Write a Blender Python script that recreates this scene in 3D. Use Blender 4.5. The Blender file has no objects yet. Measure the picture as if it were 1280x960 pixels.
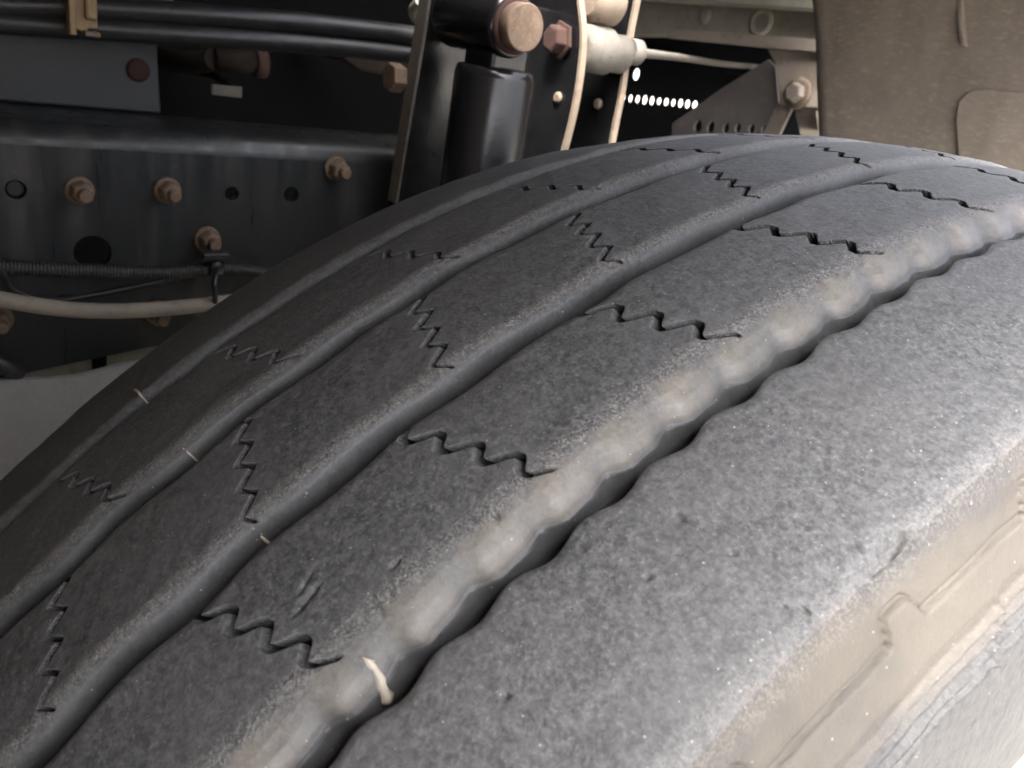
import bpy, bmesh, math
import numpy as np
from mathutils import Vector, Matrix
from mathutils.geometry import tessellate_polygon

scene = bpy.context.scene
COL = scene.collection
rng = np.random.default_rng(7)

# ---------------------------------------------------------------- camera
CAM = np.array([0.1692, -0.3747, 1.0146])
YAW, PITCH, ROLL, FPX = -0.8654, -0.3884, 0.1729, 1030.33
fwd = np.array([math.sin(YAW)*math.cos(PITCH), math.cos(YAW)*math.cos(PITCH), math.sin(PITCH)])
rt0 = np.array([math.cos(YAW), -math.sin(YAW), 0.0])
up0 = np.cross(rt0, fwd)
RT = rt0*math.cos(ROLL) + up0*math.sin(ROLL)
UP = -rt0*math.sin(ROLL) + up0*math.cos(ROLL)
cd = bpy.data.cameras.new('camera')
co = bpy.data.objects.new('camera', cd); COL.objects.link(co)
M = Matrix.Identity(4)
for i in range(3):
    M[i][0], M[i][1], M[i][2], M[i][3] = RT[i], UP[i], -fwd[i], CAM[i]
co.matrix_world = M
cd.sensor_width = 36.0
cd.lens = 36.0*FPX/1280.0
cd.clip_start = 0.01; cd.clip_end = 2000
cd.dof.use_dof = True
cd.dof.focus_distance = 0.27
cd.dof.aperture_fstop = 26.0
scene.camera = co

# ---------------------------------------------------------------- sky, sun, exposure
SUN_TO = Vector((0.29, -0.42, 0.86)).normalized()      # direction towards the sun
world = bpy.data.worlds.new('World'); scene.world = world; world.use_nodes = True
wn = world.node_tree.nodes; wl = world.node_tree.links
sky = wn.new('ShaderNodeTexSky'); sky.sky_type = 'NISHITA'; sky.sun_disc = False
sky.sun_elevation = math.asin(SUN_TO.z)
sky.dust_density = 8.0; sky.air_density = 0.5; sky.ozone_density = 0.6
sky.sun_rotation = math.atan2(SUN_TO.x, SUN_TO.y)
bg = wn['Background']; bg.inputs['Strength'].default_value = 0.15
hz = wn.new('ShaderNodeHueSaturation'); hz.inputs['Saturation'].default_value = 0.42   # hazy, nearly white sky
wl.new(sky.outputs[0], hz.inputs['Color']); wl.new(hz.outputs[0], bg.inputs['Color'])
sd = bpy.data.lights.new('sun', 'SUN'); sd.energy = 0.6; sd.angle = math.radians(1.5); sd.color = (1.0, 0.95, 0.87)
so = bpy.data.objects.new('sun', sd); COL.objects.link(so)
so.rotation_euler = (-SUN_TO).to_track_quat('-Z', 'Y').to_euler()
vs = scene.view_settings
vs.view_transform = 'Standard'; vs.look = 'None'; vs.gamma = 1.0; vs.use_curve_mapping = False
vs.exposure = 3.38

scene.cycles.max_bounces = 7; scene.cycles.diffuse_bounces = 4; scene.cycles.glossy_bounces = 3

# ---------------------------------------------------------------- helpers
def ray(u, v):
    return fwd + RT*(u-640)/FPX - UP*(v-480)/FPX
def at(u, v, X=None, Y=None, Z=None):
    """where the line of sight through a photograph point meets the plane of a thing"""
    d = ray(u, v)
    t = (X-CAM[0])/d[0] if X is not None else (Y-CAM[1])/d[1] if Y is not None else (Z-CAM[2])/d[2]
    return CAM + d*t

def node_mat(name, build):
    m = bpy.data.materials.new(name); m.use_nodes = True
    nt = m.node_tree
    build(nt, nt.nodes['Principled BSDF'])
    return m
def N(nt, typ, **kw):
    n = nt.nodes.new(typ)
    for k, v in kw.items():
        if k.startswith('i_'):
            n.inputs[k[2:].replace('_', ' ')].default_value = v
        else:
            setattr(n, k, v)
    return n
def noise(nt, vec, scale, detail=4, rough=.6, dist=0.0):
    n = N(nt, 'ShaderNodeTexNoise'); n.inputs['Scale'].default_value = scale
    n.inputs['Detail'].default_value = detail; n.inputs['Roughness'].default_value = rough
    n.inputs['Distortion'].default_value = dist
    nt.links.new(vec, n.inputs['Vector']); return n.outputs['Fac']
def ramp(nt, fac, stops):
    r = N(nt, 'ShaderNodeValToRGB'); cr = r.color_ramp
    while len(cr.elements) < len(stops): cr.elements.new(0.5)
    for e, (p, c) in zip(cr.elements, stops):
        e.position = p; e.color = (c if len(c) == 4 else (*c, 1)) if hasattr(c, '__len__') else (c, c, c, 1)
    nt.links.new(fac, r.inputs['Fac']); return r.outputs['Color']
def mix(nt, fac, a, b, mode='MIX'):
    n = N(nt, 'ShaderNodeMix', data_type='RGBA', blend_type=mode)
    for sock, val in ((n.inputs[0], fac), (n.inputs[6], a), (n.inputs[7], b)):
        if hasattr(val, 'is_output'): nt.links.new(val, sock)
        else: sock.default_value = (*val, 1) if hasattr(val, '__len__') and len(val) == 3 else val
    return n.outputs[2]
def math_(nt, op, a, b=None, clamp=False):
    n = N(nt, 'ShaderNodeMath', operation=op); n.use_clamp = clamp
    for sock, val in ((n.inputs[0], a), (n.inputs[1], b)):
        if val is None: continue
        if hasattr(val, 'is_output'): nt.links.new(val, sock)
        else: sock.default_value = val
    return n.outputs[0]
def bump(nt, h, strength, dist, normal=None):
    b = N(nt, 'ShaderNodeBump'); b.inputs['Strength'].default_value = strength; b.inputs['Distance'].default_value = dist
    nt.links.new(h, b.inputs['Height'])
    if normal is not None: nt.links.new(normal, b.inputs['Normal'])
    return b.outputs['Normal']
def coords(nt): return N(nt, 'ShaderNodeTexCoord').outputs['Object']

def surf_mat(name, c1, c2, c3=None, scale=40, rough=(.5, .7), metal=0.0, bumpd=0.0006, amt3=(.55, .72), fine=400, spec=.5):
    """two-tone worn surface with a third colour (dust or rust) in patches"""
    def b(nt, p):
        v = coords(nt)
        n1 = noise(nt, v, scale, 6, .65, .3)
        col = mix(nt, ramp(nt, n1, [(.3, 0.0), (.7, 1.0)]), c1, c2)
        if c3 is not None:
            n2 = noise(nt, v, scale*2.3, 8, .7, .6)
            col = mix(nt, ramp(nt, n2, [(amt3[0], 0.0), (amt3[1], 1.0)]), col, c3)
        nf = noise(nt, v, fine, 5, .65)
        col = mix(nt, math_(nt, 'MULTIPLY', nf, .5), col, tuple(x*.45 for x in c1))
        nt.links.new(col, p.inputs['Base Color'])
        r = ramp(nt, n1, [(.3, rough[0]), (.7, rough[1])])
        nt.links.new(r, p.inputs['Roughness'])
        p.inputs['Metallic'].default_value = metal
        p.inputs['Specular IOR Level'].default_value = spec
        nt.links.new(bump(nt, nf, .5, bumpd), p.inputs['Normal'])
    return node_mat(name, b)

MAT = {}
MAT['black_steel'] = surf_mat('black painted steel', (.012, .013, .015), (.022, .023, .025), (.07, .06, .05), 18, (.28, .5), bumpd=.0003, amt3=(.60, .85))
def rail_build(nt, p):
    v = coords(nt)
    n1 = noise(nt, v, 9, 6, .65, .3)
    col = mix(nt, ramp(nt, n1, [(.3, 0.0), (.7, 1.0)]), (.015, .0165, .017), (.023, .0245, .0245))
    mp = N(nt, 'ShaderNodeMapping'); mp.inputs['Scale'].default_value = (1, 1, .10); nt.links.new(v, mp.inputs['Vector'])
    st = noise(nt, mp.outputs[0], 55, 5, .65, .2)
    col = mix(nt, ramp(nt, st, [(.52, 0.0), (.78, .55)]), col, (.062, .053, .043))
    sc = noise(nt, v, 230, 6, .7, .4)
    col = mix(nt, ramp(nt, sc, [(.60, 0.0), (.72, .5)]), col, (.085, .078, .068))
    nt.links.new(col, p.inputs['Base Color'])
    nt.links.new(ramp(nt, st, [(.3, .24), (.75, .60)]), p.inputs['Roughness'])
    nt.links.new(bump(nt, sc, .4, .0004), p.inputs['Normal'])
MAT['rail'] = node_mat('grimy dark rail paint', rail_build)
MAT['rail_grey'] = surf_mat('grey plate paint', (.036, .039, .041), (.050, .053, .055), (.10, .093, .08), 14, (.5, .7), bumpd=.0004, amt3=(.6, .85))
MAT['gloss_black'] = surf_mat('glossy black paint', (.006, .006, .007), (.012, .012, .013), (.03, .026, .022), 25, (.12, .28), bumpd=.0002, amt3=(.62, .9))
MAT['rust'] = surf_mat('rusty bolt', (.13, .082, .052), (.22, .155, .105), (.30, .245, .185), 120, (.75, .9), bumpd=.0015, fine=700)
MAT['rust_dark'] = surf_mat('dark rust', (.035, .014, .010), (.055, .022, .014), (.08, .04, .028), 150, (.8, .95), bumpd=.001)
MAT['dust_lit_edge'] = surf_mat('dusty and lit edge', (.17, .13, .095), (.26, .20, .145), (.09, .07, .055), 60, (.75, .9), bumpd=.0008)  # dusty tan; on the clevis edges it stands in for light
MAT['cream_metal'] = surf_mat('dusty cream casting', (.22, .20, .16), (.31, .285, .23), (.13, .115, .09), 30, (.6, .8), bumpd=.0012)
MAT['bushing'] = surf_mat('dusty bushing', (.11, .098, .082), (.16, .145, .12), (.07, .06, .05), 60, (.7, .85), bumpd=.001)
MAT['lit_hanger_edge'] = surf_mat('lit hanger edge', (.075, .064, .052), (.12, .10, .08), (.04, .034, .028), 60, (.6, .8), bumpd=.001)  # pale tone that puts the light on the hanger edge into colour
MAT['bronze'] = surf_mat('worn brass clamp', (.22, .15, .08), (.34, .24, .13), (.10, .07, .045), 60, (.45, .65), metal=.4, bumpd=.0008)
MAT['beige_bracket'] = surf_mat('dusty beige bracket', (.24, .20, .165), (.31, .265, .22), (.16, .12, .095), 22, (.65, .85), bumpd=.0008)
MAT['gusset'] = surf_mat('dusty grey brown steel', (.13, .12, .115), (.22, .19, .175), (.36, .26, .22), 12, (.4, .6), bumpd=.0004, amt3=(.58, .75))
MAT['grey_cover'] = surf_mat('pale grey dusty cover', (.22, .212, .20), (.28, .268, .25), (.18, .168, .15), 14, (.7, .85), bumpd=.0005)
MAT['hose_black'] = surf_mat('black rubber hose', (.014, .014, .015), (.022, .022, .022), (.06, .05, .04), 50, (.3, .5), bumpd=.0004, amt3=(.62, .9))
MAT['hose_tan'] = surf_mat('dusty tan hose', (.22, .19, .15), (.30, .26, .20), (.14, .12, .10), 45, (.6, .8), bumpd=.0006)
MAT['loom'] = surf_mat('ribbed loom', (.02, .02, .02), (.035, .033, .031), (.09, .08, .07), 60, (.4, .6), bumpd=.0004)
MAT['engine'] = surf_mat('engine bay shade black', (.004, .004, .004), (.006, .006, .006), (.009, .008, .007), 12, (.8, .95), spec=.08)  # near-black colour carries the shade of the engine bay
MAT['dull_brown'] = surf_mat('oily brown metal', (.014, .010, .008), (.024, .018, .013), (.008, .006, .005), 40, (.7, .85), spec=.15, bumpd=.0006)
MAT['bright_metal'] = surf_mat('zinc clip', (.40, .37, .30), (.55, .52, .44), None, 50, (.3, .4), metal=.7)
MAT['rim'] = surf_mat('painted white wheel', (.62, .60, .55), (.72, .70, .66), (.45, .40, .32), 15, (.35, .5), bumpd=.0003)
MAT['flash'] = surf_mat('pale rubber flash', (.42, .38, .30), (.55, .50, .42), None, 200, (.7, .8))
MAT['concrete'] = surf_mat('concrete ground', (.36, .34, .31), (.43, .41, .37), (.27, .25, .23), 3, (.8, .95), bumpd=.002, fine=60)
MAT['truck_paint'] = surf_mat('truck body plastic', (.045, .045, .047), (.06, .06, .062), None, 8, (.4, .5))

def rubber_build(sidewall):
    def b(nt, p):
        v = coords(nt)
        at_ = N(nt, 'ShaderNodeAttribute', attribute_name='dust').outputs['Fac']
        ed = N(nt, 'ShaderNodeAttribute', attribute_name='edge').outputs['Fac']
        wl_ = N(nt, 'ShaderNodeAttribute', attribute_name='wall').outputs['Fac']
        big = noise(nt, v, 28, 5, .6, .2)
        flake = noise(nt, v, 420, 5, .68, .15)
        flake2 = noise(nt, v, 950, 4, .68, .2)
        grain = noise(nt, v, 2200, 3, .6)
        f = math_(nt, 'ADD', math_(nt, 'MULTIPLY', flake, .55), math_(nt, 'MULTIPLY', flake2, .45))
        ca_, cb_ = ((.018, .018, .019), (.056, .056, .057)) if sidewall else ((.027, .028, .030), (.102, .104, .107))
        col = mix(nt, ramp(nt, f, [(.40, 0.0), (.62, 1.0)]), ca_, cb_)
        fib = ramp(nt, flake2, [(.61, 0.0), (.70, 1.0)])
        col = mix(nt, math_(nt, 'MULTIPLY', fib, .38), col, (.12, .115, .11) if sidewall else (.25, .24, .228))
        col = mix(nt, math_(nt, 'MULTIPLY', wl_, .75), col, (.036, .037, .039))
        col = mix(nt, ramp(nt, big, [(.35, 0.0), (.7, .45)]), col, (.045, .045, .045) if sidewall else (.082, .082, .084))
        # thin film of dust and cream deposit
        dn = noise(nt, v, 330, 7, .72, .8)
        dbig = noise(nt, v, 45, 4, .6)
        dmask = math_(nt, 'ADD', at_, math_(nt, 'MULTIPLY', math_(nt, 'SUBTRACT', dn, .5), .55))
        dmask = math_(nt, 'ADD', dmask, math_(nt, 'MULTIPLY', math_(nt, 'SUBTRACT', dbig, .5), .35))
        dmask = math_(nt, 'MULTIPLY', ramp(nt, dmask, [(.10, 0.0), (.90, 1.0)]), math_(nt, 'MULTIPLY', at_, 3.0, True))
        dcol = mix(nt, dbig, (.044, .039, .033), (.086, .075, .061)) if sidewall else mix(nt, dbig, (.19, .165, .135), (.31, .275, .225))
        col = mix(nt, dmask, col, dcol)
        # specks of grit, denser on worn edges
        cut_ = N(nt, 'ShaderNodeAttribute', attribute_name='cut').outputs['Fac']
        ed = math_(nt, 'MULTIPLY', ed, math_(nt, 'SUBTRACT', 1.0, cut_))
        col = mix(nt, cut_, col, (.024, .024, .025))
        vor = N(nt, 'ShaderNodeTexVoronoi'); vor.inputs['Scale'].default_value = 1000
        nt.links.new(v, vor.inputs['Vector'])
        sep = N(nt, 'ShaderNodeSeparateColor'); nt.links.new(vor.outputs['Color'], sep.inputs[0])
        lim = math_(nt, 'ADD', .035, math_(nt, 'MULTIPLY', ed, .22))
        pick = math_(nt, 'LESS_THAN', sep.outputs[0], lim)
        size = math_(nt, 'MULTIPLY', math_(nt, 'MULTIPLY', sep.outputs[1], sep.outputs[1]), .22)
        dot = math_(nt, 'LESS_THAN', vor.outputs['Distance'], math_(nt, 'ADD', size, .09))
        speck = math_(nt, 'MULTIPLY', pick, dot)
        col = mix(nt, math_(nt, 'MULTIPLY', speck, .4), col, (.46, .43, .38))
        # purple-grey scuffing on edges
        dfine = noise(nt, v, 1250, 4, .65, .3)
        em = math_(nt, 'MULTIPLY', ed, math_(nt, 'ADD', math_(nt, 'MULTIPLY', ramp(nt, dn, [(.38, .0), (.66, 1.0)]), .35), ramp(nt, dfine, [(.47, 0.0), (.60, 1.0)])), True)
        col = mix(nt, math_(nt, 'MULTIPLY', em, .55), col, (.26, .245, .238))
        nt.links.new(col, p.inputs['Base Color'])
        rg = math_(nt, 'SUBTRACT', math_(nt, 'ADD', .46, math_(nt, 'MULTIPLY', f, .34)), math_(nt, 'MULTIPLY', wl_, .20))
        rg = math_(nt, 'ADD', rg, math_(nt, 'MULTIPLY', cut_, .3))
        nt.links.new(rg, p.inputs['Roughness'])
        p.inputs['Specular IOR Level'].default_value = .45
        h = math_(nt, 'ADD', math_(nt, 'MULTIPLY', f, math_(nt, 'SUBTRACT', 1.0, math_(nt, 'MULTIPLY', wl_, .65))), math_(nt, 'MULTIPLY', grain, .12))
        h = math_(nt, 'ADD', h, math_(nt, 'MULTIPLY', speck, .4))
        h = math_(nt, 'ADD', h, math_(nt, 'MULTIPLY', em, .5))
        nt.links.new(bump(nt, h, .8, .0005 if not sidewall else .0006), p.inputs['Normal'])
    return b
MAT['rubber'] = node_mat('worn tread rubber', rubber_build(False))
MAT['rubber_side'] = node_mat('dusty sidewall rubber', rubber_build(True))

def liner_build(nt, p):
    v = coords(nt)
    mp = N(nt, 'ShaderNodeMapping'); mp.inputs['Scale'].default_value = (1, 1, .45); nt.links.new(v, mp.inputs['Vector'])
    n1 = noise(nt, mp.outputs[0], 16, 6, .65, .5)
    col = mix(nt, ramp(nt, n1, [(.3, 0.0), (.72, 1.0)]), (.125, .104, .084), (.20, .168, .135))
    mp2 = N(nt, 'ShaderNodeMapping'); mp2.inputs['Scale'].default_value = (.35, 1, 1); nt.links.new(v, mp2.inputs['Vector'])
    n2 = noise(nt, mp2.outputs[0], 260, 7, .72, .4)
    col = mix(nt, ramp(nt, n2, [(.52, 0.0), (.72, .55)]), col, (.33, .285, .23))
    n3 = noise(nt, v, 5, 3, .5)
    col = mix(nt, ramp(nt, n3, [(.45, 0.0), (.75, .5)]), col, (.145, .12, .097))
    nt.links.new(col, p.inputs['Base Color']); p.inputs['Roughness'].default_value = .85
    nt.links.new(bump(nt, n2, .6, .0012), p.inputs['Normal'])
MAT['liner'] = node_mat('mud dusted liner plastic', liner_build)

def tag(o, label=None, cat=None, group=None, kind=None):
    for k, v in (('label', label), ('category', cat), ('group', group), ('kind', kind)):
        if v: o[k] = v
    return o
def empty(name, loc, label, cat, group=None):
    o = bpy.data.objects.new(name, None); COL.objects.link(o); o.location = loc
    o.empty_display_size = .05
    return tag(o, label, cat, group)
def link(name, me, mat, parent=None):
    o = bpy.data.objects.new(name, me); COL.objects.link(o)
    if mat is not None and not me.materials: me.materials.append(MAT[mat])
    if parent is not None:
        o.parent = parent
        o.location = -Vector(parent_world(parent))
    return o
def parent_world(o):
    v = Vector((0, 0, 0))
    while o is not None:
        v += o.location; o = o.parent
    return v
class MB:
    """collects shapes in world coordinates; build() links them as one mesh object"""
    def __init__(s): s.bm = bmesh.new()
    def poly(s, vs, faces, smooth=False):
        b = [s.bm.verts.new(v) for v in vs]
        for f in faces:
            try:
                fc = s.bm.faces.new([b[i] for i in f]); fc.smooth = smooth
            except ValueError: pass
        return s
    def box(s, lo, hi):
        x0, y0, z0 = lo; x1, y1, z1 = hi
        vs = [(x0,y0,z0),(x1,y0,z0),(x1,y1,z0),(x0,y1,z0),(x0,y0,z1),(x1,y0,z1),(x1,y1,z1),(x0,y1,z1)]
        return s.poly(vs, [(0,3,2,1),(4,5,6,7),(0,1,5,4),(1,2,6,5),(2,3,7,6),(3,0,4,7)])
    def prism(s, axis, pos, thick, outline, holes=()):
        """flat plate: outline of (a, b) in the plane across axis, extruded from pos towards -axis"""
        def p3(a, b, h): return (h, a, b) if axis == 'X' else (a, h, b) if axis == 'Y' else (a, b, h)
        loops = [list(outline)] + [list(h) for h in holes]
        flat = [q for l in loops for q in l]
        tris = tessellate_polygon([[Vector((a, b, 0)) for a, b in l] for l in loops])
        n = len(flat)
        vs = [p3(a, b, pos) for a, b in flat] + [p3(a, b, pos-thick) for a, b in flat]
        fs = [tuple(t) for t in tris] + [tuple(n+i for i in reversed(t)) for t in tris]
        k = 0
        for l in loops:
            m = len(l)
            for i in range(m):
                j = (i+1) % m
                fs.append((k+i, k+j, n+k+j, n+k+i))
            k += m
        s.poly(vs, fs); bmesh.ops.recalc_face_normals(s.bm, faces=s.bm.faces); return s
    def lathe(s, o, axis, prof, seg=32, smooth=True, caps=True, phase=0.0, flat_idx=()):
        """profile of (distance along axis, radius)"""
        o = Vector(o); ax = Vector(axis).normalized()
        e1 = ax.orthogonal().normalized(); e2 = ax.cross(e1)
        vs = []
        for h, r in prof:
            for k in range(seg):
                a = 2*math.pi*k/seg + phase
                vs.append(o + ax*h + (e1*math.cos(a) + e2*math.sin(a))*r)
        fs = []
        for i in range(len(prof)-1):
            for k in range(seg):
                k2 = (k+1) % seg
                fs.append((i*seg+k, i*seg+k2, (i+1)*seg+k2, (i+1)*seg+k))
        b = [s.bm.verts.new(v) for v in vs]
        for f in fs:
            fc = s.bm.faces.new([b[i] for i in f]); fc.smooth = smooth
        if caps:
            s.bm.faces.new([b[k] for k in reversed(range(seg))])
            s.bm.faces.new([b[(len(prof)-1)*seg+k] for k in range(seg)])
        return s
    def tube(s, pts, r, seg=14, smooth_path=True, ribs=0.0, rib_n=0):
        pts = [Vector(p) for p in pts]
        if smooth_path:
            out = []
            for i in range(len(pts)-1):
                p0 = pts[max(i-1, 0)]; p1 = pts[i]; p2 = pts[i+1]; p3 = pts[min(i+2, len(pts)-1)]
                for k in range(10):
                    t = k/10
                    out.append(.5*((2*p1)+(-p0+p2)*t+(2*p0-5*p1+4*p2-p3)*t*t+(-p0+3*p1-3*p2+p3)*t**3))
            out.append(pts[-1]); pts = out
        rr = [r]*len(pts)
        if rib_n:
            L = [0.0]
            for a, b in zip(pts, pts[1:]): L.append(L[-1]+(b-a).length)
            new, rr = [], []
            for k in range(rib_n*4+1):
                d = L[-1]*k/(rib_n*4)
                i = min(np.searchsorted(L, d, 'right')-1, len(pts)-2)
                t = (d-L[i])/max(L[i+1]-L[i], 1e-9)
                new.append(pts[i].lerp(pts[i+1], t)); rr.append(r + (ribs if k % 4 in (1, 2) else 0))
            pts = new
        ref = Vector((0.31, .2, .93)).normalized()
        rings = []
        for i, p in enumerate(pts):
            t = (pts[min(i+1, len(pts)-1)] - pts[max(i-1, 0)]).normalized()
            e1 = t.cross(ref).normalized(); e2 = t.cross(e1)
            rings.append([s.bm.verts.new(p + (e1*math.cos(2*math.pi*k/seg)+e2*math.sin(2*math.pi*k/seg))*rr[i]) for k in range(seg)])
        for a, b in zip(rings, rings[1:]):
            for k in range(seg):
                f = s.bm.faces.new([a[k], a[(k+1) % seg], b[(k+1) % seg], b[k]]); f.smooth = True
        s.bm.faces.new(list(reversed(rings[0]))); s.bm.faces.new(rings[-1])
        return s
    def build(s, name, mat, parent=None, bevel=0.0, seg=2):
        me = bpy.data.meshes.new(name)
        bmesh.ops.recalc_face_normals(s.bm, faces=s.bm.faces)
        s.bm.to_mesh(me); s.bm.free()
        o = link(name, me, mat, parent)
        if bevel:
            m = o.modifiers.new('bevel', 'BEVEL'); m.width = bevel; m.segments = seg; m.limit_method = 'ANGLE'; m.angle_limit = math.radians(40)
        return o
def circle(a, b, r, n=24, sq=1.0):
    return [(a + r*math.cos(2*math.pi*k/n), b + r*sq*math.sin(2*math.pi*k/n)) for k in range(n)]
def grid_mesh(name, V, smooth=True, attrs=None, steep=False):
    """V: rows x cols x 3"""
    n, m = V.shape[:2]
    me = bpy.data.meshes.new(name)
    idx = np.arange(n*m).reshape(n, m)
    q = np.stack([idx[:-1, :-1], idx[1:, :-1], idx[1:, 1:], idx[:-1, 1:]], -1).reshape(-1, 4)
    me.vertices.add(n*m); me.vertices.foreach_set('co', V.reshape(-1).astype(np.float32))
    me.loops.add(q.size); me.loops.foreach_set('vertex_index', q.reshape(-1).astype(np.int32))
    me.polygons.add(len(q))
    me.polygons.foreach_set('loop_start', np.arange(0, q.size, 4, dtype=np.int32))
    me.polygons.foreach_set('loop_total', np.full(len(q), 4, np.int32))
    if smooth:
        sm_ = np.ones(len(q), bool)
        if steep:
            a_ = V.reshape(-1, 3)[q]
            nn_ = np.cross(a_[:, 2]-a_[:, 0], a_[:, 3]-a_[:, 1]); nn_ /= np.linalg.norm(nn_, axis=1)[:, None]+1e-12
            c_ = a_.mean(1); rad = np.stack([c_[:, 0]*0, c_[:, 1], c_[:, 2]-.5], -1); rad /= np.linalg.norm(rad, axis=1)[:, None]
            side = np.abs((nn_*np.stack([nn_[:, 0]*0, rad[:, 2], -rad[:, 1]], -1)).sum(1))
            sm_ = ~((np.abs((nn_*rad).sum(1)) < .62) & (side > .12))
        me.polygons.foreach_set('use_smooth', sm_)
    me.update(calc_edges=True)
    for k, a in (attrs or {}).items():
        at_ = me.attributes.new(k, 'FLOAT', 'POINT'); at_.data.foreach_set('value', a.reshape(-1).astype(np.float32))
    return me

# ================================================================ ground
g = MB(); g.poly([(-300, -300, 0), (300, -300, 0), (300, 300, 0), (-300, 300, 0)], [(0, 1, 2, 3)])
tag(g.build('ground', 'concrete'), kind='structure')

# ================================================================ tyre
R = 0.5; RHO = 0.4415; XC = -0.0146; X_IN = -0.1576; X_OUT = 0.110; PITCH_TH = 0.1265
def crown(x): return R - (x-XC)**2/(2*RHO)
def smooth(a, b, x):
    t = np.clip((x-a)/(b-a), 0, 1); return t*t*(3-2*t)
def vnoise(x, y, seed):
    """smooth value noise on a lattice"""
    r = np.random.default_rng(seed).random((256, 256))
    xi = np.floor(x).astype(int); yi = np.floor(y).astype(int); fx = x-xi; fy = y-yi
    fx = fx*fx*(3-2*fx); fy = fy*fy*(3-2*fy)
    a = r[xi % 256, yi % 256]; b = r[(xi+1) % 256, yi % 256]; c = r[xi % 256, (yi+1) % 256]; d = r[(xi+1) % 256, (yi+1) % 256]
    return (a*(1-fx)+b*fx)*(1-fy)+(c*(1-fx)+d*fx)*fy
# groove: shoulder start a (left rib), edge b (right rib), depth, wave amplitudes, waves per pitch
GROOVES = [dict(a=-.1060, b=-.0939, d=.016, wa=.0006, wb=.0006, n=1.0, ph=.3),
           dict(a=-.0550, b=-.0398, d=.018, wa=.0009, wb=.0011, n=1.5, ph=.2),
           dict(a=-.0045, b=.0091, d=.018, wa=.0009, wb=.0012, n=1.5, ph=.6),
           dict(a=.0440, b=.0627, d=.0165, wa=.0, wb=.0022, n=3.0, ph=0.15)]
# sipes: rib start x, end x, theta of the first, slope, number of waves, half width, amplitude, triangular?
SIPES = [dict(x0=.0091, x1=.0457, th=-.7025, dt=.0326, n=3.5, w=.0011, amp=.0026, tri=.0, d=.014),
         dict(x0=-.0398, x1=-.0030, th=-.7583, dt=-.0275, n=4.0, w=.00085, amp=.0024, tri=.6, d=.014),
         dict(x0=-.0939, x1=-.0534, th=-.7436, dt=.0297, n=3.5, w=.0010, amp=.0024, tri=.2, d=.014)]
def tread_hit(u, v):
    d = ray(u, v); ts = np.linspace(.05, 1.2, 6000); Q = CAM + ts[:, None]*d
    rr = np.hypot(Q[:, 1], Q[:, 2]-R); i = np.argmax((rr-crown(Q[:, 0])) < 0)
    return Q[i, 0], math.atan2(Q[i, 1], Q[i, 2]-R)
# gouges and small cuts in the shoulder rib, measured from the photograph: ends, half width, depth (m)
CUTS = [((1072, 728), (1098, 700), .0011, .0016), ((1098, 702), (1126, 664), .0014, .0022), ((1063, 674), (1078, 690), .0005, .0006),
        ((1000, 757), (1013, 768), .0005, .0007), ((975, 755), (990, 770), .0005, .0006), ((845, 640), (855, 652), .0005, .0006),
        ((500, 700), (488, 712), .0005, .0006), ((400, 730), (365, 772), .0006, .0005), ((390, 715), (372, 745), .0004, .0005),
        ((465, 745), (478, 768), .0005, .0005), ((628, 862), (632, 873), .0006, .0008), ((808, 718), (811, 724), .0006, .0008),
        ((615, 636), (622, 645), .0005, .0006), ((1110, 655), (1125, 662), .0004, .0004), ((915, 690), (917, 694), .0007, .0009)]
CUTS = [(tread_hit(*a), tread_hit(*b), w, d) for a, b, w, d in CUTS]

WAVE = .085
def groove_edge(gi, TH):
    """edge of the next rib, wave of the wall and sideways shift of the shoulder"""
    G = GROOVES[gi]; S = TH*R
    ph = 2*math.pi*(TH/PITCH_TH*G['n'] + G['ph'])
    wob = .0007*(vnoise(S*60, S*0+gi*7.3, 3)-.5)*2
    if gi == 3:
        return G['b'] + G['wb']*(-.5*np.sin(ph+.5)) + wob, np.sin(ph + .5*np.sin(ph)), 0*S
    return G['b'] + G['wb']*np.sin(ph)*.6 + wob, 0*S, G['wa']*np.sin(ph+1)*.6
def follow_edges(TH, X):
    """shift the grid columns so that they run along the wavy groove edges"""
    D = np.zeros_like(X)
    for gi, G in enumerate(GROOVES):
        bE, w, Xs = groove_edge(gi, TH)
        db = bE-G['b']; a, b_ = G['a'], G['b']; xl = a+.57*(b_-a)
        dl = (WAVE*w*(b_-a) + db*.57) if gi == 3 else Xs*.5+db*.5
        D += np.where(X <= xl, dl*np.clip((X-a)/(xl-a), 0, 1), np.where(X <= b_, dl+(db-dl)*np.clip((X-xl)/(b_-xl), 0, 1), db*np.clip(1-(X-b_)/.008, 0, 1)))
    return X+D
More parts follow.
